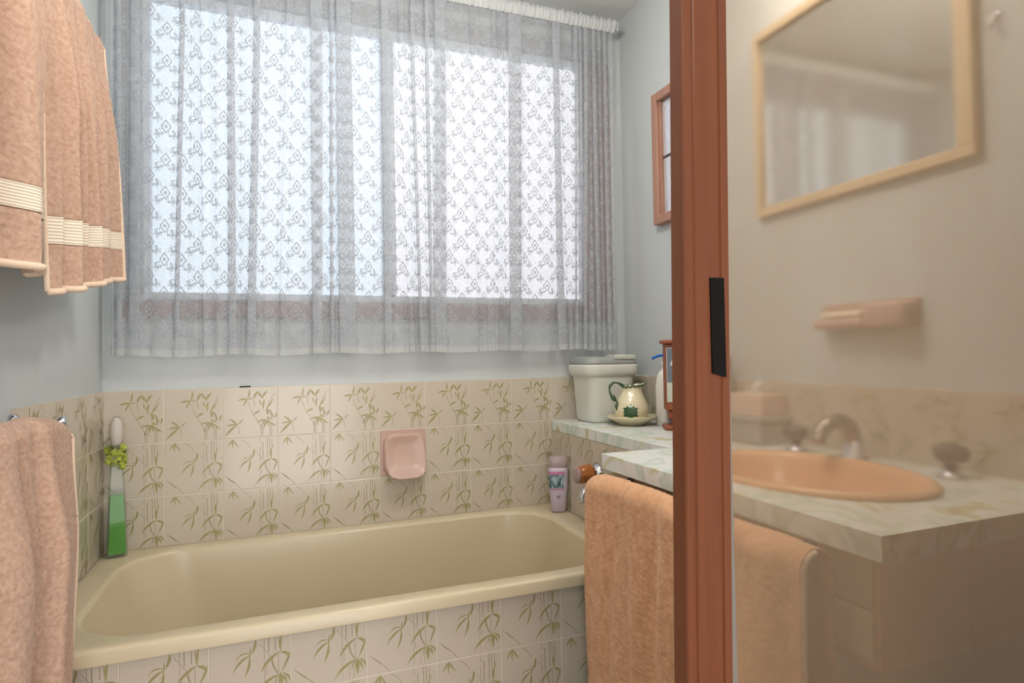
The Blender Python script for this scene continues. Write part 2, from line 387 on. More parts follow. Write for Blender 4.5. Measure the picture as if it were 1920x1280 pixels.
def tile_mesh(kind, u0=0, u1=1, v0=0, v1=1):
    key = (kind, round(u0, 3), round(u1, 3), round(v0, 3), round(v1, 3))
    if key in TILEM: return TILEM[key]
    g = .0008; ch = .0012; T = .006
    x0, x1, y0, y1 = u0 * P + g, u1 * P - g, v0 * P + g, v1 * P - g
    V = []; Fc = []; mi = []
    for (a, z) in ((ch, T), (0, T - ch * .7), (0, 0)):
        V += [(x0 + a, y0 + a, z), (x1 - a, y0 + a, z), (x1 - a, y1 - a, z), (x0 + a, y1 - a, z)]
    Fc.append((0, 1, 2, 3)); mi.append(0)
    for k in (0, 4):
        for j in range(4):
            Fc.append((k + 4 + j, k + 4 + (j + 1) % 4, k + (j + 1) % 4, k + j)); mi.append(0)
    lay = 0
    for polys, m_ in decor(kind) if kind else []:
        lay += 1
        for q in polys:
            q2 = clip([(u * P, (1 - v) * P) for u, v in q], (x0 + ch, y0 + ch), (x1 - ch, y1 - ch))
            if not q2: continue
            ar = sum(q2[i][0] * q2[(i + 1) % len(q2)][1] - q2[(i + 1) % len(q2)][0] * q2[i][1] for i in range(len(q2)))
            if abs(ar) < 1e-9: continue
            if ar < 0: q2 = q2[::-1]
            b = len(V); zz = T + .00006 + (.00002 * lay if m_ == 1 else 0)
            V += [(x, y, zz) for x, y in q2]; Fc.append(tuple(range(b, b + len(q2)))); mi.append(m_)
    me = bpy.data.meshes.new('tile'); me.from_pydata(V, [], Fc)
    for m_ in (GLAZE, LEAF, STEM): me.materials.append(m_)
    me.polygons.foreach_set('material_index', np.array(mi, dtype=np.int32)); me.update()
    TILEM[key] = me; return me
AX = {'back': (Vector((1, 0, 0)), Vector((0, 0, 1)), Vector((0, -1, 0))),
      'left': (Vector((0, 1, 0)), Vector((0, 0, 1)), Vector((1, 0, 0))),
      'right': (Vector((0, -1, 0)), Vector((0, 0, 1)), Vector((-1, 0, 0)))}
def put_tile(parent, side, pos, kind, **kw):
    o = bpy.data.objects.new('tile', tile_mesh(kind, **kw)); COL.objects.link(o); o.parent = parent
    m4 = Matrix(AX[side]).transposed().to_4x4(); m4.translation = Vector(pos) - ORG[parent]
    o.matrix_local = m4
    return o
def grout(parent, lo, hi): return box('grout', lo, hi, GROUT, parent)
# back wall: three rows above the bath, one cut row above the shelf
grout(wall_back, (0, -.0052, Z(-.4575)), (XR, 0, Z(-.001)))
for r in range(3):
    for c in range(9):
        if r == 1 and c == 5: continue               # soap dish sits in this place
        put_tile(wall_back, 'back', (c * P, 0, Z(-(r + 1) * P)), 'spray' if r == 0 else 'cane')
for c in (9, 10, 11):
    u1 = min(1, (XR - .006 - c * P) / P)
    if u1 > .05: put_tile(wall_back, 'back', (c * P, 0, Z(-P)), 'spray', u1=u1)
box('chipped_gap', (.352, -.0075, Z(-.0005)), (.382, -.0005, Z(.0025)), DARK, wall_back)
# left wall: four columns
grout(wall_left, (0, -4 * P, Z(-.4575)), (.0052, 0, Z(-.001)))
for r in range(3):
    for c in range(4):
        put_tile(wall_left, 'left', (0, -(c + 1) * P - .006, Z(-(r + 1) * P)), 'spray' if r == 0 else 'cane')
# right wall above shelf and vanity
grout(wall_right, (XR - .0052, -1.43, Z(-.156)), (XR, 0, Z(-.001)))
for c in range(9):
    put_tile(wall_right, 'right', (XR, -c * P - .006, Z(-P)), 'spray')
# nib wall face under the shelf
grout(wall_nib, (NX + .0008, -.66, Z(-.4575)), (NX + .006, 0, Z(SH - .034)))
for c in range(4):
    put_tile(wall_nib, 'right', (NX + .006, -c * P - .006, Z(-2 * P)), 'cane', v1=(P * 2 + SH - .034) / P)
    put_tile(wall_nib, 'right', (NX + .006, -c * P - .006, Z(-3 * P)), 'cane')

# ------------------------------------------------------------------ bath and its tiled panel
RZ = -.446
bath = thing('bathtub', (.69, -.335, Z(-.9)), 'cream yellow built-in bathtub with a rounded rim', 'bathtub')
BX0, BX1, BY0, BY1 = .006, NX - .001, -.672, -.007
NR = 14
R = [rrect(BX0, BX1, BY0, BY1, .012, Z(RZ - .029), NR), rrect(BX0, BX1, BY0, BY1, .012, Z(RZ - .007), NR), rrect(BX0 + .001, BX1 - .001, BY0 + .002, BY1 - .001, .012, Z(RZ - .0025), NR),
     rrect(BX0 + .004, BX1 - .004, BY0 + .007, BY1 - .004, .012, Z(RZ), NR), rrect(BX0 + .02, BX1 - .02, BY0 + .022, BY1 - .012, .02, Z(RZ - .001), NR)]
I0 = (BX0 + .068, BX1 - .085, BY0 + .062, BY1 - .036)
def ins(a, b, c, d, r, z): return rrect(I0[0] + a, I0[1] - b, I0[2] + c, I0[3] - d, r, Z(z), NR)
R.append(ins(-.012, -.012, -.012, -.012, .16, RZ - .003)); R.append(ins(-.004, -.004, -.004, -.004, .155, RZ - .006))
R.append(ins(0, 0, 0, 0, .15, RZ - .013))
rings('rim', R, ENAMEL, bath)
Q = [ins(0, 0, 0, 0, .15, RZ - .013), ins(.006, .004, .003, .003, .148, RZ - .03), ins(.03, .015, .012, .012, .145, RZ - .1), ins(.10, .03, .03, .03, .14, RZ - .25), ins(.16, .045, .045, .045, .13, RZ - .33),
     ins(.20, .07, .07, .07, .11, RZ - .37), ins(.26, .13, .12, .12, .08, RZ - .385)]
rings('basin', Q, ENAMEL, bath, cap1=True)
panel = structure(box('wall_bath', (.001, -.646, .001), (NX, -.615, Z(RZ - .030)), PLASTER))
grout(panel, (.001, -.6512, .001), (NX, -.646, Z(RZ - .030)))
ptop = RZ - .030
for r in range(4):
    zb = -.601 - P * (r - 1) - P if r else -.601
    for c in range(-1, 9):
        x = .178 - P + c * P; u0 = max(0, (.001 - x) / P); u1 = min(1, (NX - x) / P)
        if u1 - u0 < .05: continue
        if r == 0: put_tile(panel, 'back', (x, -.646, Z(zb)), 'cane', u0=u0, u1=u1, v1=(ptop - zb) / P)
        else:
            v0 = max(0, (.002 - Z(zb)) / P)
            put_tile(panel, 'back', (x, -.646, Z(zb)), 'cane', u0=u0, u1=u1, v0=v0)

# soap dish let into the back wall tiling
sd = thing('soap_dish', (5.5 * P, -.0045, Z(-2 * P)), 'pink ceramic soap dish set into the tiles above the bath', 'soap dish')
x0, x1, z0, z1 = 5 * P + .002, 6 * P - .002, Z(-2 * P + .002), Z(-P - .002)
box('back_plate', (x0, -.010, z0), (x1, -.0045, z1), PINKCER, sd, bev=.002)
NU, NV = 28, 28; V = []; Fc = []
def dish(u, v):      # u,v in 0..1 ; raised rim and scooped face, lip at the bottom pushed out
    x = x0 + .008 + (x1 - x0 - .010) * u; z = z0 + .002 + (z1 - z0 - .014) * v
    du, dv = abs(u - .5) * 2, abs(v - .5) * 2
    e = (du ** 4.5 + dv ** 4.5) ** (1 / 4.5)
    k = max(0, min(1, (1 - e) / .07)); k = k * k * (3 - 2 * k)
    prof = .012 + .055 * (1 - v) ** 2.0
    c = max(0, min(1, (1 - e - .05) / .55)); c = c * c * (3 - 2 * c)
    scoop = c * .008
    return (x, -.0095 - (prof * k - scoop), z - .010 * k * (1 - v) ** 2)
for j in range(NV + 1):
    for i in range(NU + 1): V.append(dish(i / NU, j / NV))
for j in range(NV):
    for i in range(NU):
        a = j * (NU + 1) + i; Fc.append((a, a + 1, a + NU + 2, a + NU + 1))
mesh('scooped_tray', V, Fc, PINKCER, sd, True)

# ------------------------------------------------------------------ window
win = structure(box('window_1', (WX0, .035, WZ0), (WX1, .095, WZ0 + .012), TIMBER))
GX0, GX1, GZ0, GZ1 = .12, 1.508, Z(.282), Z(1.14)
def wpart(n, lo, hi, m_, bev=.003): return box(n, lo, hi, m_, win, bev=bev)
wpart('sill', (WX0, -.018, WZ0), (WX1, .035, Z(.258)), TIMBER)
wpart('head', (WX0, -.004, Z(1.165)), (WX1, .095, WZ1), PAINTW)
wpart('jamb', (WX0, -.004, Z(.258)), (.098, .095, Z(1.165)), PAINTW)
wpart('jamb', (1.53, -.012, Z(.258)), (WX1, .095, Z(1.165)), TIMBER)
wpart('sash_rail', (.098, .005, Z(.258)), (1.53, .07, GZ0), ALU)
wpart('sash_rail', (.098, .005, GZ1), (1.53, .07, Z(1.165)), ALU)
wpart('sash_stile', (.098, .01, GZ0), (GX0, .07, GZ1), ALU)
wpart('sash_stile', (GX1, .01, GZ0), (1.53, .07, GZ1), ALU)
wpart('mullion', (.782, .0, GZ0), (.826, .07, GZ1), ALU)
o = wpart('pane', (GX0, .035, GZ0), (.782, .040, GZ1), PANE_L, 0); o['label'] = 'bluish frosted pane'
o = wpart('pane', (.826, .030, GZ0), (GX1, .035, GZ1), PANE_R, 0); o['label'] = 'whiter frosted pane'

# ------------------------------------------------------------------ lace curtain
def un_y(px, py, Y):
    d = fw + rr * ((px - 960) / F_PX) + uu * ((640 - py) / F_PX); t = (Y - CAM.y) / d.y
    return CAM + d * t
CY = -.055
FOLDS = [(222, 224, 9), (254, 252, 16), (343, 330, 9), (378, 383, 4), (434, 436, 12), (483, 470, 13), (538, 524, 4), (594, 595, 19), (622, 622, 6),
         (645, 652, 26), (722, 728, 14), (748, 768, 4), (774, 790, 7), (801, 810, 7), (826, 826, 19), (881, 897, 4), (931, 935, 4), (966, 967, 21),
         (1043, 1053, 14), (1079, 1080, 6), (1098, 1095, 6), (1113, 1122, 6), (1133, 1141, 5)]
TOPZ, BOTZ = Z(1.262), Z(.095)
fl = []
for a, b, wd in FOLDS:
    xa = un_y(a, 150, CY).x; xb = un_y(b, 640, CY).x; ww = un_y(a + wd / 2, 300, CY).x - un_y(a - wd / 2, 300, CY).x
    fl.append((xa, xb, ww, wd > 4))
XL, XRt = .022, 1.622; XLb, XRb = .030, 1.606
NROW = 34
def section(t):       # t=0 bottom .. 1 top
    k = t
    pts = [(XLb + (XL - XLb) * k, 0.0)]
    seed = 0
    for xa, xb, ww, full in fl:
        kk = min(1, max(0, (t - .0) / .82))
        x = xb + (xa - xb) * kk; wd = ww * (1.0 + .12 * math.sin(3 * t + 20 * xa)); a, b = x - wd / 2, x + wd / 2
        px = pts[-1][0]; seed += 1
        nb = 4
        for i in range(1, nb + 1):
            s = i / (nb + 1); xx = px + (a - .005 - px) * s
            amp = min(.003, (a - px) * .12) * (.6 + .5 * (1 - t))
            pts.append((xx, amp * math.sin(math.pi * s * (2 if seed % 2 else 1) + .3 * seed) - .003))
        d = .0035 if wd < .012 else .005
        if not full:          # a soft crease only
            pts += [(x - .014 + .014 * i / 4, -.0012 * i) for i in range(4)] + [(x, -.0085)] + [(x + .0035 * i, -.006 + .0012 * i) for i in range(1, 6)]
            continue
        pts += [(a - .004, .001), (x, .003), (b - .001, d), (b, 0), (x, -.001), (a + .0005, -.002), (a, -.006), (x, -.009), (b + .001, -.009), (b + .005, -.006)]
    px = pts[-1][0]; xe = XRb + (XRt - XRb) * k
    for i in range(1, 5): pts.append((px + (xe - px) * i / 4, .004 * math.sin(i)))
    q = catmull([(x, y, 0) for x, y in pts], 4)
    return np.array([(v.x, v.y) for v in q])
rows = []
for i in range(NROW + 1):
    t = i / NROW; s = section(t); z = BOTZ + (TOPZ - BOTZ) * t
    hemw = .003 * np.sin(s[:, 0] * 23) * (1 - t) ** 3
    rows.append(np.stack([s[:, 0], CY + s[:, 1] * (1.0 + .5 * (1 - t)), np.full(len(s), z) + hemw], 1))
G = np.array(rows); NCOL = G.shape[1]
mid = G[NROW // 2]; S = np.concatenate([[0], np.cumsum(np.linalg.norm(np.diff(mid[:, :2], axis=0), axis=1))])
curt = thing('lace_curtain', (.82, CY, Z(.09)), 'white lace net curtain gathered on a rod across the window', 'curtain')
def gridfaces(nr, nc): return [(j * nc + i, j * nc + i + 1, (j + 1) * nc + i + 1, (j + 1) * nc + i) for j in range(nr - 1) for i in range(nc - 1)]
net_ = mesh('net_sheet', G.reshape(-1, 3), gridfaces(NROW + 1, NCOL), LACE, curt, True)
hem_n = 2
Hm = G[:2].copy(); Hm[1] = G[0] + (G[1] - G[0]) * .55; Hm[:, :, 1] -= .0006
mesh('hem', Hm.reshape(-1, 3), gridfaces(2, NCOL), LACEB, net_, True)
def onlace(s, z):
    c = np.interp(s, S, np.arange(NCOL)); ci = np.minimum(c.astype(int), NCOL - 2); cf = (c - ci)[:, None]
    rt = np.clip((z - BOTZ) / (TOPZ - BOTZ) * NROW, 0, NROW - 1e-6); ri = rt.astype(int); rf = (rt - ri)[:, None]
    A = G[ri, ci] * (1 - cf) + G[ri, ci + 1] * cf; B = G[ri + 1, ci] * (1 - cf) + G[ri + 1, ci + 1] * cf
    Q_ = A * (1 - rf) + B * rf; Q_[:, 1] -= .0004; return Q_
def ring2(outer, inner): 
    n = len(outer); return outer + inner, [(i, (i + 1) % n, n + (i + 1) % n, n + i) for i in range(n)]
def unit_diamond():
    V, Fc = [], []
    for hw, hh, th in ((.0133, .0203, .0025), (.0046, .0060, .0025)):
        o_ = []; i_ = []
        k = th * 1.2
        cs = [(hw, 0), (0, hh), (-hw, 0), (0, -hh)]
        f_ = 1 - k / hw
        base = len(V)
        V += cs + [(x * f_, y * (1 - k * hh / hw / hh)) for x, y in cs]
        for i in range(4): Fc.append((base + i, base + (i + 1) % 4, base + 4 + (i + 1) % 4, base + 4 + i))
    return V, Fc
def unit_sprig(ang):
    V, Fc = [], []
    def leafring(cx, cy, a, L_, W_):
        o_ = []; i_ = []
        for k in range(8):
            th = 2 * math.pi * k / 8; x = math.cos(th) * L_ / 2; y = math.sin(th) * W_ / 2 * (1 - .35 * abs(math.cos(th)))
            for lst, sc_ in ((o_, 1.0), (i_, .60)):
                xx, yy = x * sc_, y * sc_
                lst.append((cx + xx * math.cos(a) - yy * math.sin(a), cy + xx * math.sin(a) + yy * math.cos(a)))
        b = len(V); V.extend(o_ + i_)
        for k in range(8): Fc.append((b + k, b + (k + 1) % 8, b + 8 + (k + 1) % 8, b + 8 + k))
    def seg(ax_, ay_, bx_, by_, w_):
        d = math.hypot(bx_ - ax_, by_ - ay_); nx, ny = -(by_ - ay_) / d * w_, (bx_ - ax_) / d * w_
        b = len(V); V.extend([(ax_ + nx, ay_ + ny), (bx_ + nx, by_ + ny), (bx_ - nx, by_ - ny), (ax_ - nx, ay_ - ny)]); Fc.append((b, b + 1, b + 2, b + 3))
    ca, sa = math.cos(ang), math.sin(ang)
    def R_(x, y): return x * ca - y * sa, x * sa + y * ca
    p = R_(.0030, .0062); leafring(*p, ang + .95, .0170, .0088)
    p = R_(.0070, -.0052); leafring(*p, ang - .25, .0165, .0084)
    p = R_(-.0055, .0050); leafring(*p, ang + 2.0, .0095, .0050)
    a = R_(-.012, -.005); b = R_(.000, -.0015); seg(*a, *b, .0009)
    a = R_(.0000, -.0015); b = R_(.006, .011); seg(*a, *b, .0006)
    a = R_(.0000, -.0015); b = R_(.013, -.0068); seg(*a, *b, .0006)
    for q in ((.0155, .004), (.012, .0085), (-.004, -.008)):
        p = R_(*q); seg(p[0] - .0012, p[1] - .001, p[0] + .0015, p[1] + .0017, .0013)
    return V, Fc
DX, DZ = .0405, .094
LV, LFc = [], []
D_ = unit_diamond(); S1 = unit_sprig(math.atan2(DZ / 2, DX)); S2 = unit_sprig(math.pi - math.atan2(DZ / 2, DX))
def put(unit, s, z):
    b = len(LV); LV.extend([(s + x, z + y) for x, y in unit[0]]); LFc.extend([tuple(b + i for i in f) for f in unit[1]])
smax = S[-1]
for c in range(int(smax / DX) + 2):
    for r in range(-1, 14):
        s = c * DX + .01; z = BOTZ + .085 + r * DZ + (DZ / 2 if c % 2 else 0)
        if BOTZ + .03 < z < TOPZ - .02 and .015 < s < smax - .015: put(D_, s, z)
        sm = s + DX / 2
        for u_, zz in ((S1, z + DZ / 4), (S2, z - DZ / 4)):
            if BOTZ + .03 < zz < TOPZ - .02 and .012 < sm < smax - .012: put(u_, sm, zz)
LV = np.array(LV)
o = mesh('lace_motif', onlace(LV[:, 0], LV[:, 1]), LFc, LACEP, net_); o['kind'] = 'stuff'; o['label'] = 'woven diamonds and leaf sprigs'
# gathered heading round the rod
NH = 520; hr = []
for k, (dz, yo, amp) in enumerate(((-.004, -.010, .003), (.012, -.020, .0035), (.024, -.021, .004), (.030, -.016, .0035), (.040, -.012, .006), (.046, -.004, .005), (.040, .004, .006), (.030, .012, .003), (.012, .014, .003), (-.004, .008, .003))):
    ring = []
    for i in range(NH + 1):
        x = XL + (XRt + .004 - XL) * i / NH
        wv = math.sin(x * 410 + 2 * math.sin(x * 37)) + .6 * math.sin(x * 230 + 1.3) 
        ring.append((x + .001 * math.sin(x * 300 + k), CY + yo + amp * wv, TOPZ + dz + (.0035 * math.sin(x * 190 + 3 * math.sin(x * 23)) if 3 < k < 7 else 0)))
    hr.append(ring)
mesh('gathered_heading', [p for r in hr for p in r], gridfaces(len(hr), NH + 1), LACEH, curt, True)
rod = thing('curtain_rod', (.82, CY, TOPZ + .012), 'thin white curtain rod threaded through the lace heading', 'curtain rod')
lathe('rod', [(.006, .012), (.006, 1.668)], (0, CY - .003, TOPZ + .016), ALU, rod, 16, 'X')
for x in (.012, 1.640): box('bracket', (x - .004, CY - .010, TOPZ + .006), (x + .004, .0, TOPZ + .026), ALU, rod, bev=.002)

# ------------------------------------------------------------------ towels
def towel(name, label, rx, rz, sgn, y0, y1, back, front, folds, r=.022, skew=0, flare=0, slant=0, group=None, bands=(), drop0=0, res=.003, hemside=None, amp0=.25, fuzz=.0006, tm=None):
    """draped over a rail parallel to Y at (rx, rz); sgn=+1 front faces +X. y0 far end, y1 near end (u=0 far)."""
    arc = math.pi * r
    t = thing(name, (rx, (y0 + y1) / 2, rz - front), label, 'towel', group)
    W_ = abs(y1 - y0)
    def surf(u, s, off=0.0):
        # s: 0 at top of rail, + down the front, - down the back
        fr = np.clip(s / (arc / 2), -1, 1); ang = fr * math.pi / 2
        x = np.sin(ang) * (r + off); z = np.cos(ang) * (r + off)
        dn = np.maximum(np.abs(s) - arc / 2, 0)
        z = z - np.where(np.abs(s) > arc / 2, dn, 0)
        k = np.clip(dn / .22, 0, 1); k = k * k * (3 - 2 * k); k = amp0 + (1 - amp0) * k
        h = np.zeros_like(u)
        for (uc, wd, am, dr) in folds:
            q = (u - uc - dr * dn) / wd
            h = h + am * np.exp(-np.abs(q) ** 2.4)
        h = h + .0035 * np.sin(u * 23 + 3 * dn + 1) + .002 * np.sin(u * 51 + 9 * dn)
        fside = np.clip(s / (arc / 2), 0, 1)
        x = x + h * k * (.15 + .85 * fside) * np.where(s >= 0, 1, -.25)
        z = z + h * .10 * (1 - np.clip(dn / .03, 0, 1))
        end = np.exp(-u / .07) ; z = z - drop0 * end * (1 - np.clip(dn / .4, 0, 1)) 
        y = y0 + (y1 - y0) * u
        sg = 1 if y1 > y0 else -1
        y = y - sg * flare * np.clip(dn / front, 0, 1) * (1 - u) + skew * dn
        z = z - slant * u * np.clip(dn / front, 0, 1)
        y = y + .006 * np.sin(u * 40) * k
        return np.stack([rx + sgn * x, y, rz + z], -1)
    nu = int(W_ / res); ns = int((back + front + 0) / res)
    U, Sv = np.meshgrid(np.linspace(0, 1, nu + 1), np.linspace(-back, front, ns + 1))
    Pp = surf(U, Sv)
    du = np.gradient(Pp, axis=1); ds = np.gradient(Pp, axis=0); Nn = np.cross(du, ds); Nn /= np.linalg.norm(Nn, axis=-1, keepdims=True) + 1e-12
    if (Nn[-5, nu // 2, 0] * sgn) < 0: Nn = -Nn
    nz = np.random.randn(*U.shape); nz2 = np.random.randn(U.shape[0] // 4 + 2, U.shape[1] // 4 + 2)
    big = np.kron(nz2, np.ones((4, 4)))[:U.shape[0], :U.shape[1]]
    mask = np.ones_like(U)
    for (a, b) in bands: mask = np.where((front - Sv > a) & (front - Sv < b), 0, mask)
    Pb = Pp + Nn * ((fuzz * nz) * mask - .0025 * (1 - mask))[..., None]
    o = mesh('terry_body', Pb.reshape(-1, 3), gridfaces(ns + 1, nu + 1), tm or TERRY, t, True)
    sd_ = o.modifiers.new('thickness', 'SOLIDIFY'); sd_.thickness = .006; sd_.offset = -1 if True else 1
    for (a, b) in bands:
        nb = 60
        Ub, Sb = np.meshgrid(np.linspace(0.002, .998, nu + 1), np.linspace(front - b, front - a, nb + 1))
        Q_ = surf(Ub, Sb); du = np.gradient(Q_, axis=1); ds = np.gradient(Q_, axis=0); n_ = np.cross(du, ds); n_ /= np.linalg.norm(n_, axis=-1, keepdims=True) + 1e-12
        if (n_[nb // 2, nu // 2, 0] * sgn) < 0: n_ = -n_
        rib = .0007 * np.sin(np.linspace(0, 2 * math.pi * 8, nb + 1))[:, None]
        Q_ = Q_ + n_ * (.0012 + rib)[..., None]
        mesh('woven_band', Q_.reshape(-1, 3), gridfaces(nb + 1, nu + 1), WOVEN, o, True)
    # rolled hems along the lower edge and the side edges
    def hem(us, ss, rad, nm='hem'):
        q = surf(np.array(us), np.array(ss)); q = q + np.array([sgn * .001, 0, 0]); tube(nm, [tuple(p) for p in q], rad, HEMM, o, 8)
    hem(np.linspace(0, 1, 70), [front] * 70, .0058)
    for ue in (0.0, 1.0):
        hem([ue] * 70, np.linspace(.0, front, 70), .0042)
    return t
TR = .075
# upper rail on the left wall, above the frame
def rail(name, label, x, z, ya, yb, wallx, yfl, k_=1, m_=CHROME):
    t = thing(name, (wallx, yfl[0], z), label, 'towel rail')
    tube('bar', [(x, ya, z), (x, yb, z)], .009, m_, t, 16)
    sg = 1 if x > wallx else -1
    for y in yfl:
        lathe('bracket', [(.002, 0), (.021 * k_, 0), (.022 * k_, .004 * sg), (.017 * k_, .009 * sg), (.010 * k_, .012 * sg), (.009 * k_, (abs(x - wallx) - .004) * sg), (.013 * k_, (abs(x - wallx)) * sg), (.012 * k_, (abs(x - wallx) + .009) * sg), (.002, (abs(x - wallx) + .012) * sg)], (wallx, y, z), m_, t, 28, 'X')
    return t
rail('towel_rail', 'chrome towel rail carrying two peach towels high on the left wall', .078, Z(.775), -.36, -1.42, 0, (-.375, -1.40))
towel('bath_towel', 'peach bath towel with white woven band, nearest the lace curtain', .078, Z(.775), 1, -.435, -.825, .30, .54,
      [(.06, .05, .022, -.1), (.23, .05, .020, .06), (.40, .06, .030, .1), (.58, .05, .024, .05), (.75, .06, .034, .1), (.93, .05, .030, .05)], r=.026, flare=.095, slant=.085, bands=((.068, .106),), drop0=.006)
towel('bath_towel', 'peach bath towel with white woven band, nearest the left frame edge', .078, Z(.775), 1, -.848, -1.34, .30, .60,
      [(.05, .05, .030, .05), (.22, .07, .042, -.08), (.42, .08, .038, .1), (.62, .07, .044, 0), (.85, .08, .04, .1)], r=.028, flare=-.03, bands=((.078, .113),), drop0=0)
rail('towel_rail', 'chrome towel rail under the towel hanging low on the left wall', .075, Z(-.032), -.600, -1.30, 0, (-.609, -1.28))
towel('bath_towel', 'thick peach towel over the low rail on the left wall', .075, Z(-.032), 1, -.645, -1.20, .40, .80,
      [(.08, .09, .024, .02), (.26, .05, .046, .07), (.38, .03, .022, -.06), (.52, .07, .040, .05), (.70, .04, .026, -.06), (.88, .09, .036, .03)], r=.023, flare=0, skew=-.078, drop0=.03, amp0=.35)
# rail on the vanity front
RVX = 1.128
rail('towel_rail', 'short chrome towel rail on the front of the vanity', RVX, Z(-.208), -.812, -1.33, 1.197, (-.816, -1.31), .6)
towel('bath_towel', 'peach towel tinted as warm-lit, hanging on the vanity rail beside the wooden post', RVX, Z(-.208), -1, -.788, -1.385, .35, .72,
      [(.10, .10, .010, .0), (.34, .05, .012, .02), (.52, .06, .016, -.02), (.70, .05, .012, .03), (.88, .07, .014, 0)], r=.023, drop0=.012, amp0=.5, tm=TERRY_LIT)

# ------------------------------------------------------------------ shelf, vanity, basin, taps
TH = .034
shelf = thing('shelf_top', (1.53, -.36, Z(SH - TH)), 'green marbled laminate shelf top at the end of the bath', 'shelf')
box('laminate_top', (NX - .002, -.716, Z(SH - TH) + .0005), (XR - .006, -.0065, Z(SH)), MARBLE, shelf, bev=.0015)
VX0, VY0, VY1 = 1.178, -.718, -1.437
van = thing('vanity_unit', (1.43, -1.08, Z(-.34)), 'wall-hung vanity with marbled laminate top seen through the hazy glass', 'vanity unit')
bcx, bcy, brx, bry = 1.405, -1.09, .165, .235
bm = bmesh.new()         # countertop with an oval hole
N_ = 64
def ell(k, s=1.0): a = 2 * math.pi * k / N_; return bcx + brx * s * math.cos(a), bcy + bry * s * math.sin(a)
def onrect(k):
    a = 2 * math.pi * k / N_; dx, dy = math.cos(a) * brx, math.sin(a) * bry
    tx = ((XR - .006 if dx > 0 else VX0) - bcx) / dx if abs(dx) > 1e-9 else 1e9
    ty = ((VY0 if dy > 0 else VY1) - bcy) / dy if abs(dy) > 1e-9 else 1e9
    t_ = min(tx, ty); return bcx + dx * t_, bcy + dy * t_
ang = sorted(set([2 * math.pi * k / N_ for k in range(N_)] + [math.atan2((yy - bcy) / bry, (xx - bcx) / brx) % (2 * math.pi) for xx in (VX0, XR - .006) for yy in (VY0, VY1)]))
top_o, top_i, bot_o, bot_i = [], [], [], []
for a in ang:
    dx, dy = math.cos(a) * brx, math.sin(a) * bry
    tx = ((XR - .006 if dx > 0 else VX0) - bcx) / dx if abs(dx) > 1e-9 else 1e9
    ty = ((VY0 if dy > 0 else VY1) - bcy) / dy if abs(dy) > 1e-9 else 1e9
    t_ = min(tx, ty)
    for lst, f_, zz in ((top_o, t_, Z(SH)), (top_i, 1, Z(SH)), (bot_o, t_, Z(SH - TH)), (bot_i, 1, Z(SH - TH))): lst.append(bm.verts.new((bcx + dx * f_, bcy + dy * f_, zz)))
n_ = len(ang)
for i in range(n_):
    k = (i + 1) % n_
    bm.faces.new((top_i[i], top_o[i], top_o[k], top_i[k])); bm.faces.new((bot_i[i], bot_i[k], bot_o[k], bot_o[i])); bm.faces.new((top_o[i], bot_o[i], bot_o[k], top_o[k])); bm.faces.new((top_i[i], top_i[k], bot_i[k], bot_i[i]))
frombm('countertop', bm, MARBLE, van)
CB = Z(-.345)
bm = bmesh.new()
cx0, cy0, cy1, cx1 = 1.205, -.735, -1.41, XR - .003
for lo, hi in (((cx0, cy1, CB), (cx1, cy1 + .016, Z(SH - TH))), ((cx0, cy0 - .016, CB), (cx1, cy0, Z(SH - TH))), ((cx0, cy1 + .016, CB), (cx1, cy0 - .016, CB + .016)), ((cx0, cy1 + .016, CB + .016), (cx0 + .012, cy0 - .016, Z(SH - TH)))): bm_box(bm, lo, hi, .001, 1)
frombm('cabinet_body', bm, LAMIN, van)
for i in range(2):
    ya = cy0 - .01 - i * .335; d = box('drawer_front', (cx0 - .008, ya - .325, CB + .012), (cx0, ya, CB + .078), DRAWER, van, bev=.002)
    d2 = box('drawer_front', (cx0 - .008, ya - .325, CB + .084), (cx0, ya, Z(SH - TH) - .006), DRAWER, van, bev=.002)
box('end_rail', (1.385, cy1 - .006, CB), (1.405, cy1, Z(SH - TH)), LAMIN, van, bev=.001)
# washbasin
bas = thing('washbasin', (bcx, bcy, Z(SH - .14)), 'apricot oval washbasin sunk into the vanity top', 'washbasin')
R = []
for f_, dz in ((1.04, .0005), (1.045, .006), (1.02, .011), (.97, .011), (.93, .004), (.90, -.012), (.84, -.05), (.72, -.09), (.5, -.118), (.25, -.13), (.1, -.134)):
    R.append([(bcx + brx * f_ * math.cos(2 * math.pi * k / 56), bcy + bry * f_ * math.sin(2 * math.pi * k / 56), Z(SH + dz)) for k in range(56)])
rings('bowl', R, BASINM, bas, cap1=True)
lathe('waste', [(.002, 0), (.022, 0), (.022, .003), (.014, .002), (.002, .001)], (bcx, bcy, Z(SH - .133)), CHROME, bas, 24)
def tap(y, x, label):
    t = thing('basin_tap', (x, y, Z(SH)), label, 'tap', 'basin taps')
    z = Z(SH)
    lathe('stem', [(.024, 0), (.024, .005), (.014, .010), (.012, .03)], (x, y, z), CHROME, t, 24)
    R = []
    for h, rad in ((.028, .012), (.032, .026), (.044, .030), (.054, .028), (.060, .016), (.061, .002)):
        R.append([(x + rad * (1 + .10 * math.cos(4 * 2 * math.pi * k / 32)) * math.cos(2 * math.pi * k / 32), y + rad * (1 + .10 * math.cos(4 * 2 * math.pi * k / 32)) * math.sin(2 * math.pi * k / 32), z + h) for k in range(32)])
    rings('handle', R, mat('smoky_acrylic', (74, 68, 60), .3), t, cap0=True, cap1=True)
    return t
tap(-.89, 1.600, 'smoky-handled basin tap nearer the window')
tap(-1.235, 1.612, 'smoky-handled basin tap farther from the window')
sp = thing('basin_spout', (1.615, -1.03, Z(SH)), 'chrome basin spout between the two smoky taps', 'tap')
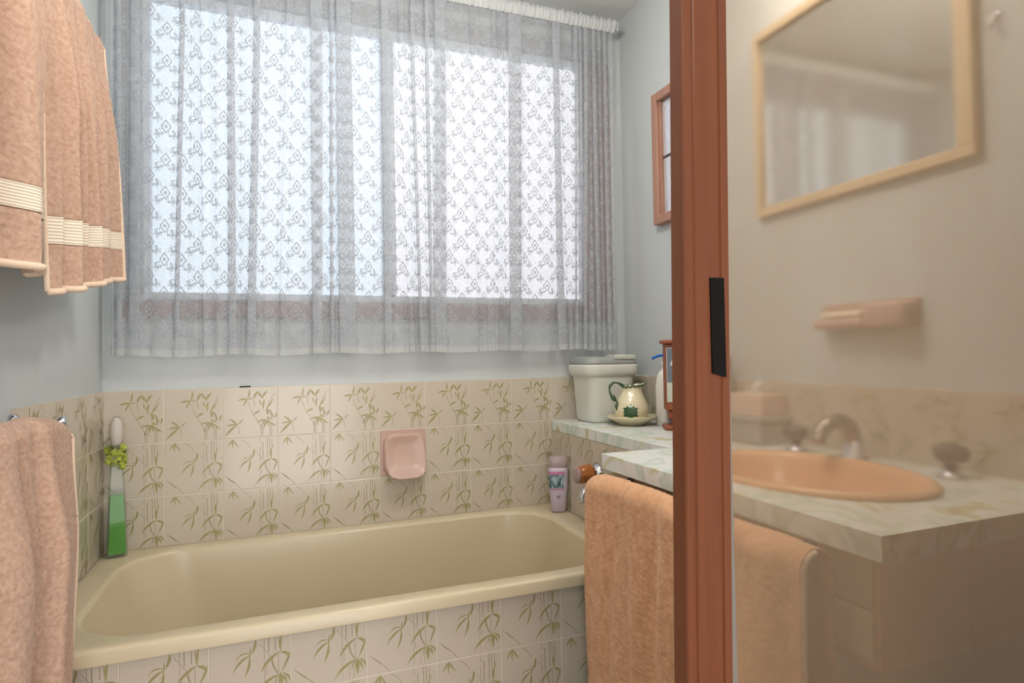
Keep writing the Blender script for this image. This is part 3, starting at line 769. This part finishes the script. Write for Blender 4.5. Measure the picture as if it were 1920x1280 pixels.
lathe('base', [(.03, 0), (.03, .006), (.02, .012), (.018, .04)], (1.615, -1.03, Z(SH)), CHROME, sp, 24)
tube('spout', catmull([(1.615, -1.03, Z(SH + .035)), (1.605, -1.03, Z(SH + .07)), (1.57, -1.03, Z(SH + .085)), (1.53, -1.03, Z(SH + .072)), (1.512, -1.03, Z(SH + .045))], 6), [.017] * 12 + [.015] * 13, DULLM, sp, 16)

# bath tap with amber knob and spout on the nib wall
bt = thing('bath_tap', (NX, -.335, Z(-.285)), 'amber acrylic tap knob on the tiled wall beside the shampoo', 'tap')
tx = NX + .0005
lathe('flange', [(.002, 0), (.032, 0), (.033, -.004), (.024, -.012), (.020, -.020)], (tx, -.335, Z(-.285)), CHROME, bt, 32, 'X')
R = []
for h, rad in ((-.018, .018), (-.021, .027), (-.030, .029), (-.062, .026), (-.070, .024)):
    R.append([(tx + h, -.335 + rad * (1 + .03 * math.cos(8 * 2 * math.pi * k / 48)) * math.cos(2 * math.pi * k / 48), Z(-.285) + rad * (1 + .03 * math.cos(8 * 2 * math.pi * k / 48)) * math.sin(2 * math.pi * k / 48)) for k in range(48)])
knob_ = rings('knob', R, AMBER, bt, cap0=True, cap1=True)
lathe('knob_cap', [(.002, -.078), (.019, -.076), (.025, -.072), (.025, -.069), (.002, -.069)], (tx, -.335, Z(-.285)), CLEARP, knob_, 32, 'X')
bs = thing('bath_spout', (NX, -.40, Z(-.325)), 'small curved chrome bath spout half hidden by the towel', 'tap')
lathe('flange', [(.002, 0), (.026, 0), (.026, -.004), (.016, -.010), (.012, -.014)], (tx, -.40, Z(-.315)), CHROME, bs, 28, 'X')
tube('spout', catmull([(tx - .010, -.40, Z(-.315)), (tx - .045, -.40, Z(-.312)), (tx - .075, -.40, Z(-.318)), (tx - .088, -.40, Z(-.338)), (tx - .088, -.40, Z(-.352))], 6), .011, CHROME, bs, 16)

# ------------------------------------------------------------------ things on the shelf
SZ = Z(SH)
def rr_ring(cx, cy, hx, hy, r, z, n=8, rot=0):
    q = rrect(-hx, hx, -hy, hy, r, 0, n); c, s = math.cos(rot), math.sin(rot)
    return [(cx + x * c - y * s, cy + x * s + y * c, z) for x, y, _ in q]
BCX, BCY = 1.530, -.098
bin_ = thing('waste_bin', (BCX, BCY, SZ), 'white plastic bin with grey flip lid standing on the marbled shelf', 'bin')
def br(hx, hy, r, z): return rr_ring(BCX, BCY, hx, hy, r, SZ + z)
rings('body', [br(.074, .062, .03, 0), br(.080, .067, .032, .004), br(.083, .069, .034, .012), br(.091, .078, .036, .150), br(.093, .079, .036, .157)], BINW, bin_, cap0=True)
rings('collar', [br(.093, .079, .036, .155), br(.101, .086, .040, .163), br(.104, .089, .042, .172), br(.106, .090, .042, .193), br(.104, .089, .042, .198), br(.098, .084, .04, .199)], BINW, bin_)
lid_ = rings('lid', [br(.103, .088, .042, .1985), br(.102, .087, .042, .206), br(.095, .082, .042, .220), br(.089, .077, .04, .2245), br(.05, .05, .03, .2255)], BING, bin_, cap0=True, cap1=True)
bm = bmesh.new(); bm_box(bm, (BCX - .002, BCY - .088, SZ + .214), (BCX + .082, BCY - .03, SZ + .231), .004, 2)
frombm('lid_flap', bm, mat('pale_grey_flap', (206, 208, 198), .35), lid_)
# jug and saucer
JX, JY = 1.550, -.252
sau = thing('saucer', (JX, JY, SZ), 'cream china saucer under the green-trimmed jug', 'saucer')
lathe('dish', [(.002, .001), (.040, .001), (.042, .0), (.044, .004), (.060, .012), (.076, .022), (.084, .0285), (.084, .031), (.081, .0305), (.072, .024), (.055, .015), (.04, .010), (.002, .009)], (JX, JY, SZ), CREAMC, sau, 48)
jug = thing('jug', (JX, JY, SZ + .010), 'cream china jug with green handle, scalloped rim and leaf motif', 'jug')
prof = [(.036, .0105), (.040, .012), (.050, .025), (.056, .042), (.056, .058), (.050, .076), (.040, .094), (.031, .110), (.0275, .120), (.029, .128)]
def jugrings(pr, inner=0):
    R = []
    for r_, h in pr:
        ring = []
        for k in range(64):
            a = 2 * math.pi * k / 64; sp_ = max(0, math.cos(a - .15)) ** 6; hh = max(0, (h - .10) / .028)
            rr_ = r_ - inner + hh * (.026 * sp_ + .002 * math.cos(10 * a)); zz = h + hh * (.006 * sp_ + .0018 * math.cos(10 * a) - .004 * max(0, math.cos(a - math.pi)) ** 2)
            ring.append((JX + rr_ * math.cos(a), JY + rr_ * math.sin(a), SZ + zz))
        R.append(ring)
    return R
inn = [(r_ - .004, h) for r_, h in prof[::-1][:-1]]
rings('body', jugrings(prof) + jugrings(inn), CREAMC, jug, cap0=True, cap1=True)
top = jugrings([prof[-1]])[0]
tube('rim_trim', top + [top[0]], .0026, GREENC, jug, 8)
hd = [(JX - .026, JY, SZ + .124), (JX - .044, JY, SZ + .136), (JX - .066, JY, SZ + .140), (JX - .080, JY, SZ + .128), (JX - .080, JY, SZ + .108), (JX - .066, JY, SZ + .088), (JX - .054, JY, SZ + .076), (JX - .058, JY, SZ + .062), (JX - .055, JY, SZ + .050)]
hp = catmull(hd, 6); tube('handle', hp, [.004 + .0012 * math.sin(i * .5) + (.003 if 27 < i < 33 else 0) for i in range(len(hp))], GREENC, jug, 10)
# painted leaf spray on the side that faces the room
V = []; Fc = []
fa = math.atan2(-1.75, -1.25)         # direction of the motif on the jug
def onjug(lu, lv):
    h = .040 + lv; r_ = np.interp(h, [p[1] for p in prof], [p[0] for p in prof]) + .0005; a = fa + lu / .056
    return (JX + r_ * math.cos(a), JY + r_ * math.sin(a), SZ + h)
for k in range(9):
    an = math.radians(-25 + k * 28.75); L_ = .029 if k % 2 == 0 else .025
    b = len(V)
    for i in range(6):
        t_ = i / 5; wv = .0070 * math.sin(math.pi * min(1, .12 + t_ * .88)) + .0004
        for s_ in (-1, 1): V.append(onjug(math.cos(an) * L_ * t_ - math.sin(an) * wv * s_, .004 + math.sin(an) * L_ * t_ + math.cos(an) * wv * s_))
    for i in range(5): Fc.append((b + 2 * i, b + 2 * i + 1, b + 2 * i + 3, b + 2 * i + 2))
b = len(V); V.append(onjug(0, .002))
for k in range(20): V.append(onjug(.018 * math.cos(k * .314159), .000 + .013 * math.sin(k * .314159)))
for k in range(20): Fc.append((b, b + 1 + k, b + 1 + (k + 1) % 20))
V2 = [tuple(Vector(p) + Vector((math.cos(fa), math.sin(fa), 0)) * .0003) for p in V]
mesh('leaf_motif', V2, Fc, GREENC, jug)
# lotion bottle
PX, PY = 1.642, -.315
pb = thing('lotion_bottle', (PX, PY, SZ), 'white lotion pump bottle with blue pump beside the jug', 'bottle')
def pr_(hx, hy, r, z): return rr_ring(PX, PY, hx, hy, r, SZ + z, 8, .2)
pbb = rings('bottle', [pr_(.030, .022, .016, 0), pr_(.033, .025, .018, .004), pr_(.033, .025, .018, .125), pr_(.031, .023, .018, .150), pr_(.022, .018, .015, .172), pr_(.012, .012, .011, .180), pr_(.012, .012, .011, .190)], PUMPW, pb, cap0=True, cap1=True)
lathe('pump_collar', [(.013, .188), (.013, .204), (.005, .206), (.004, .222)], (PX, PY, SZ), PUMPW, pb, 20)
tube('pump_spout', catmull([(PX + .006, PY - .004, SZ + .224), (PX - .012, PY, SZ + .227), (PX - .036, PY + .004, SZ + .222), (PX - .046, PY + .005, SZ + .216)], 5), .0045, BLUEP, pb, 10)
# labels on the flat side toward the room
c_, s_ = math.cos(.2), math.sin(.2)
def lab(nm, u0_, u1_, z0_, z1_, m_):
    V = [];
    for (u_, zz) in ((u0_, z0_), (u1_, z0_), (u1_, z1_), (u0_, z1_)):
        lx, ly = u_, -.0254; V.append((PX + lx * c_ - ly * s_, PY + lx * s_ + ly * c_, SZ + zz))
    mesh(nm, V, [(0, 1, 2, 3)], m_, pbb)
lab('blue_label', -.022, .004, .098, .114, BLUE); lab('pale_label', -.022, .004, .089, .097, PALEBLUE); lab('print_line', -.022, .016, .067, .069, GREYPR); lab('print_line', -.010, .004, .022, .0235, GREYPR)
# wooden box sign
GX, GY = 1.574, -.415
sg = thing('wooden_sign', (GX + .05, GY, SZ), 'brown wooden stand with a slate-coloured lettered panel, half behind the post', 'sign')
box('cornice', (GX - .008, GY - .05, SZ + .262), (GX + .104, GY + .03, SZ + .274), SIGNW, sg, bev=.004)
bm = bmesh.new(); bm_box(bm, (GX + .002, GY - .038, SZ + .060), (GX + .094, GY + .024, SZ + .262), .002, 1); frombm('case', bm, SIGNW, sg)
pan_ = box('panel', (GX + .006, GY - .0405, SZ + .085), (GX + .088, GY - .038, SZ + .250), PALEPR, sg)
box('panel_upper', (GX + .0075, GY - .0415, SZ + .145), (GX + .0865, GY - .0405, SZ + .248), SLATE, pan_)
box('foot', (GX + .012, GY - .030, SZ + .030), (GX + .084, GY + .02, SZ + .060), SIGNW, sg, bev=.008)
lathe('stem', [(.014, .012), (.016, .020), (.014, .032)], (GX + .048, GY - .005, SZ), SIGNW, sg, 20)
box('base', (GX - .004, GY - .052, SZ), (GX + .100, GY + .032, SZ + .014), SIGNW, sg, bev=.005)
cu = bpy.data.curves.new('letter', 'FONT'); cu.body = 'P'; cu.size = .058; cu.shear = .35; cu.extrude = .0003
to = bpy.data.objects.new('letter', cu); COL.objects.link(to); bpy.context.view_layer.update()
me = bpy.data.meshes.new_from_object(to.evaluated_get(bpy.context.evaluated_depsgraph_get())); bpy.data.objects.remove(to)
me.materials.clear(); me.materials.append(WHITEP)
lo_ = bpy.data.objects.new('letter', me); COL.objects.link(lo_); lo_.parent = pan_
lo_.rotation_euler = (math.pi / 2, 0, 0); lo_.location = Vector((GX + .012, GY - .0420, SZ + .196)) - ORG[sg]
sg.rotation_euler = (0, 0, -.5)
# things behind the hazy glass
gb = thing('storage_box', (1.628, -.715, SZ), 'grey lidded storage box behind the hazy glass by the far basin tap', 'box')
box('tub', (1.578, -.80, SZ), (1.676, -.635, SZ + .055), GREYBOX, gb, bev=.006)
box('lid', (1.574, -.804, SZ + .055), (1.679, -.631, SZ + .070), GREYBOX, gb, bev=.004)
tb = thing('tissue_box', (1.635, -.73, SZ + .070), 'pinkish card tissue box on top of the grey storage box', 'tissue box')
car_ = box('carton', (1.592, -.79, SZ + .0702), (1.674, -.672, SZ + .125), TISSUE, tb, bev=.002)
V = []; Fc = []
for j in range(9):
    for i in range(15):
        u_ = i / 14; v_ = j / 8
        V.append((1.633 + .012 * math.sin(u_ * 9 + v_ * 2) * (1 - .3 * v_), -.77 + .075 * u_ + .01 * math.sin(v_ * 5), SZ + .123 + .045 * v_ * (1 - .5 * abs(u_ - .5) * 2) + .003 * math.sin(u_ * 14)))
mesh('tissue', V, gridfaces(9, 15), WHITEP, car_, True)
db = thing('toiletry_bottle', (1.648, -.60, SZ), 'olive grey toiletry bottle just right of the wooden post', 'bottle')
lathe('bottle', [(.024, 0), (.027, .004), (.027, .13), (.022, .15), (.012, .165), (.011, .180)], (1.648, -.595, SZ), DARKB, db, 28)
lathe('cap', [(.014, .180), (.015, .182), (.015, .215), (.012, .22), (.002, .221)], (1.648, -.595, SZ), DARKB, db, 24)

# shampoo bottle on the bath rim
HX, HY = 1.337, -.125; RIMZ = Z(RZ)
sh = thing('shampoo_bottle', (HX, HY, RIMZ), 'lilac shampoo bottle with clear cap on the bath rim corner', 'bottle')
ro = -.30
def hr_(hx, hy, r, z): return rr_ring(HX, HY, hx, hy, r, RIMZ + z, 8, ro)
shb = rings('bottle', [hr_(.022, .012, .011, .0005), hr_(.025, .015, .013, .004), hr_(.028, .017, .015, .05), hr_(.032, .019, .017, .085), hr_(.033, .019, .017, .135), hr_(.031, .018, .016, .146), hr_(.018, .013, .012, .150), hr_(.014, .011, .010, .152)], LILAC, sh, cap0=True, cap1=True)
rings('cap', [hr_(.030, .018, .016, .1505), hr_(.031, .019, .017, .153), hr_(.029, .018, .016, .176), hr_(.025, .015, .014, .184), hr_(.010, .006, .005, .186)], CLEARP, sh, cap0=True, cap1=True)
def wrap(nm, z0_, z1_, m_, of, zc=(.085, .135)):
    R = []
    for k in range(7):
        z = z0_ + (z1_ - z0_) * k / 6
        hx = np.interp(z, [.05, .085, .135, .146], [.028, .032, .033, .031]) + of; hy = np.interp(z, [.05, .085, .135, .146], [.017, .019, .019, .018]) + of
        R.append(hr_(hx, hy, min(hx, hy) * .9, z)[16:29])
    mesh(nm, [p for r_ in R for p in r_], gridfaces(7, 13), m_, shb, True)
wrap('label_picture', .082, .126, LABELT, .0004); wrap('label_band', .126, .135, LABELP, .0005); wrap('label_band', .074, .082, mat('dusty_pink_print', (190, 150, 178), .4), .0005)
c2, s2 = math.cos(ro), math.sin(ro)
V = [];
for u_, zz in ((-.008, .046), (.004, .046), (.004, .056), (-.008, .056)): V.append((HX + u_ * c2 + .0176 * s2, HY + u_ * s2 - .0176 * c2, RIMZ + zz))
mesh('emblem', V, [(0, 1, 2, 3)], GREYPR, shb)

# green bath gel bottle in the corner
BXx, BYy = .045, -.050
gbt = thing('bath_gel_bottle', (BXx, BYy, RIMZ), 'tall clear glass bottle half full of green gel, lime ribbon round its neck', 'bottle')
def sq(h, r, z, rot=.25): return rr_ring(BXx, BYy, h, h, r, RIMZ + z, 4, rot)
rings('glass', [sq(.0235, .003, .0005), sq(.0240, .003, .006), sq(.0185, .003, .17), sq(.0150, .004, .245), sq(.0135, .005, .290), sq(.0145, .006, .300)], GLASSM, gbt, cap0=True, cap1=True, smooth=False)
rings('gel', [sq(.0205, .003, .008), sq(.0208, .003, .012), sq(.0160, .003, .165)], GELM, gbt, cap0=True, cap1=True, smooth=False)
lathe('stopper', [(.010, .300), (.012, .304), (.016, .325), (.0165, .345), (.013, .365), (.007, .374), (.001, .376)], (BXx, BYy, RIMZ), mat('frosted_stopper', (204, 196, 188), .3), gbt, 24)
random.seed(3)
V = []; Fc = []
for k in range(46):          # loops and leaves of the ribbon bow
    a = random.uniform(0, 2 * math.pi); el = random.uniform(-.9, .9); d = Vector((math.cos(a) * math.cos(el), math.sin(a) * math.cos(el), math.sin(el)))
    c0 = Vector((BXx, BYy, RIMZ + .272 + random.uniform(-.026, .026))) + Vector((d.x, d.y, 0)) * .015
    tng = d.cross(Vector((random.uniform(-1, 1), random.uniform(-1, 1), random.uniform(-1, 1)))).normalized(); b = len(V)
    L_ = random.uniform(.015, .023); wd = random.uniform(.006, .010)
    for i in range(6):
        t_ = i / 5; ph = t_ * math.pi * 1.2
        p = c0 + d * (L_ * .62 * math.sin(ph)) + tng.cross(d) * (L_ * .5 * (1 - math.cos(ph)) * .6)
        w_ = wd * (.5 + .5 * math.sin(math.pi * t_))
        for s_ in (-1, 1): V.append(tuple(p + tng * w_ * s_))
    for i in range(5): Fc.append((b + 2 * i, b + 2 * i + 1, b + 2 * i + 3, b + 2 * i + 2))
V = [(max(x, .0085), min(y, -.009), z) for x, y, z in V]
mesh('ribbon_bow', V, Fc, RIBBON, gbt, True)

# ------------------------------------------------------------------ right wall: mirror, leadlight frame, soap holder, hook
mir = thing('wall_mirror', (XR, -1.0, Z(.44)), 'large wall mirror in a thin pale timber frame above the basin', 'mirror')
MY0, MY1, MZ0, MZ1 = -.712, -1.262, Z(.436), Z(.925); FT = .022
box('glass', (XR - .010, MY1 + FT * .5, MZ0 + FT * .5), (XR - .001, MY0 - FT * .5, MZ1 - FT * .5), MIRROR, mir)
def fp(lo, hi): return box('frame_rail', lo, hi, FRAMEC, mir, bev=.002)
fp((XR - .022, MY1, MZ0), (XR - .0005, MY0, MZ0 + FT)); fp((XR - .022, MY1, MZ1 - FT), (XR - .0005, MY0, MZ1)); fp((XR - .022, MY0 - FT * .7, MZ0 + FT), (XR - .0005, MY0, MZ1 - FT)); fp((XR - .022, MY1, MZ0 + FT), (XR - .0005, MY1 + FT * 1.5, MZ1 - FT))
ll = thing('leadlight_frame', (XR, -.36, Z(.5)), 'small brown wooden frame with leaded textured glass, beside the post', 'framed glass')
LY0, LY1, LZ0, LZ1 = -.244, -.50, Z(.512), Z(.955); FW = .030
def lf(n, lo, hi, m_=LEADF, bev=.003): return box(n, lo, hi, m_, ll, bev=bev)
lf('frame_stile', (XR - .030, LY0 - FW, LZ0), (XR - .0005, LY0, LZ1)); lf('frame_stile', (XR - .030, LY1, LZ0), (XR - .0005, LY1 + FW, LZ1))
lf('frame_rail', (XR - .030, LY1 + FW, LZ0), (XR - .0005, LY0 - FW, LZ0 + FW)); lf('frame_rail', (XR - .030, LY1 + FW, LZ1 - FW), (XR - .0005, LY0 - FW, LZ1))
nyp = 3; ih = LY1 + FW; iw = (LY0 - FW) - ih; zz0 = LZ0 + FW; zh = (LZ1 - FW - zz0)
for i in range(2):
    for j in range(2):
        lf('glass_pane', (XR - .010, ih + iw * i / 2 + .002, zz0 + zh * j / 2 + .002), (XR - .006, ih + iw * (i + 1) / 2 - .002, zz0 + zh * (j + 1) / 2 - .002), LEADG, 0)
lf('lead_bar', (XR - .012, ih, zz0 + zh / 2 - .004), (XR - .004, ih + iw, zz0 + zh / 2 + .004), LEADC, 0)
lf('lead_bar', (XR - .0125, ih + iw / 2 - .004, zz0), (XR - .0045, ih + iw / 2 + .004, zz0 + zh), LEADC, 0)
lf('inner_slip', (XR - .020, LY0 - FW - .010, zz0), (XR - .006, LY0 - FW, zz0 + zh), LEADF, .001)
sh2 = thing('soap_holder', (XR, -1.02, Z(.13)), 'pink ceramic soap ledge on the wall under the mirror', 'soap holder')
box('wall_plate', (XR - .010, -1.140, Z(.128)), (XR - .0005, -.905, Z(.186)), PINKCER, sh2, bev=.004)
bm = bmesh.new(); bm_box(bm, (XR - .055, -1.045, Z(.128)), (XR - .009, -.915, Z(.150)), .008, 3); frombm('ledge', bm, PINKCER, sh2, True)
bm = bmesh.new(); bm_box(bm, (XR - .060, -1.140, Z(.126)), (XR - .009, -1.046, Z(.178)), .010, 3); frombm('cup_block', bm, PINKCER, sh2, True)
box('soap_bar', (XR - .050, -1.035, Z(.1505)), (XR - .015, -.935, Z(.166)), mat('pale_soap', (236, 220, 196), .5), sh2, bev=.006)
hk = thing('wall_hook', (XR, -1.293, Z(.65)), 'tiny metal hook on the wall beside the mirror', 'hook')
lathe('rose', [(.002, 0), (.008, 0), (.008, -.002), (.004, -.004)], (XR - .0003, -1.293, Z(.680)), CHROME, hk, 16, 'X')
tube('hook', catmull([(XR - .003, -1.293, Z(.680)), (XR - .012, -1.293, Z(.678)), (XR - .014, -1.293, Z(.662)), (XR - .018, -1.295, Z(.651)), (XR - .027, -1.298, Z(.652)), (XR - .030, -1.299, Z(.660))], 5), .0022, CHROME, hk, 8)

# ------------------------------------------------------------------ shower screen close to the camera
scr = thing('shower_screen', (1.25, -1.5, .1), 'shower screen with woodgrain stile, black finger pull and hazy glass', 'shower screen')
PXL, PXR = .8385, .8925; PY0, PY1 = -1.500, -1.468; PZ0, PZ1 = .10, 2.05
prof = [(0, -.002), (.001, -.004), (.0085, -.004), (.0095, -.0022), (.0115, -.0022), (.013, -.0045), (.040, -.0045), (.0415, -.0022), (.0435, -.0022), (.0445, -.004), (.053, -.004), (.054, -.002), (.054, .018), (0, .018)]
def stile(z):
    sh_ = .0185 * (z - Z(0)) ; return [(PXL + a + sh_, PY0 + b, z) for a, b in prof]
rings('stile', [stile(PZ0), stile(PZ1)], POSTW, scr, True, True, smooth=False)
ps = .0185 * .104
rings('finger_pull', [[(PXL + .0295 + ps + dx, PY0 + dy, Z(z_) + (.004 if (k == 0) == (dx < .004) else 0) * (1 if k == 0 else 0)) for dx, dy in ((0, -.0066), (.0165, -.0066), (.0165, -.0040), (0, -.0040))] for k, z_ in enumerate((.057, .156))], BLACK, scr, True, True, smooth=False)
box('glass_pane', (PXR + .006, -1.487, .12), (XR - .004, -1.482, 2.03), HAZE, scr)
box('edge_seal', (PXR - .001, -1.497, .12), (PXR + .007, -1.480, 2.03), mat('grey_seal', (120, 112, 104), .5), scr, bev=.001)
box('bottom_track', (.30, -1.505, .0), (XR - .002, -1.463, .10), POSTW, scr, bev=.003)
box('head_track', (.30, -1.505, 2.05), (XR - .002, -1.463, 2.10), POSTW, scr, bev=.003)

# ------------------------------------------------------------------ added fill lamps, out of view
def globe(x, y, drop, rad, watts, rgb, label):  # unseen globe added as fill to brighten the room
    t = thing('fill_globe', (x, y, HC - drop - rad), label, 'pendant light')
    lathe('rose', [(.05, 0), (.05, -.012), (.012, -.022)], (x, y, HC - .0005), LAMPG, t, 28)
    tube('cord', [(x, y, HC - .02), (x, y, HC - drop + rad * .95)], .004, LAMPG, t, 8)
    m = bpy.data.materials.new('fill_globe_diffuser'); m.use_nodes = True; b = m.node_tree.nodes['Principled BSDF']
    b.inputs['Emission Color'].default_value = (*rgb, 1); b.inputs['Emission Strength'].default_value = watts / (math.pi * 4 * math.pi * rad * rad)
    lathe('globe', [(rad * math.sin(math.pi * k / 16) + .001, -drop + rad * math.cos(math.pi * k / 16)) for k in range(17)], (x, y, HC), m, t, 32)
globe(.15, -1.80, .40, .10, FILL_LEFT_WATTS, (1.0, .93, .84), 'added unseen fill globe beside the left wall')
globe(.85, -.98, .24, .09, FILL_BATH_WATTS, (1.0, .96, .90), 'added unseen fill globe above the bath')
vl = thing('fill_tube', (XR, -1.05, 2.13), 'added unseen fill tube on the wall above the mirror', 'fill light')  # unseen tube added to brighten the left wall
box('back_plate', (XR - .03, -1.30, 2.10), (XR - .0005, -.80, 2.16), LAMPG, vl, bev=.004)
m = bpy.data.materials.new('fill_tube_diffuser'); m.use_nodes = True; b = m.node_tree.nodes['Principled BSDF']
b.inputs['Emission Color'].default_value = (1.0, .91, .80, 1); b.inputs['Emission Strength'].default_value = FILL_TUBE_WATTS / (math.pi * 2 * math.pi * .022 * .46)
lathe('tube', [(.002, -.235), (.018, -.234), (.022, -.228), (.022, .228), (.018, .234), (.002, .235)], (XR - .055, -1.05, 2.13), m, vl, 24, 'Y')
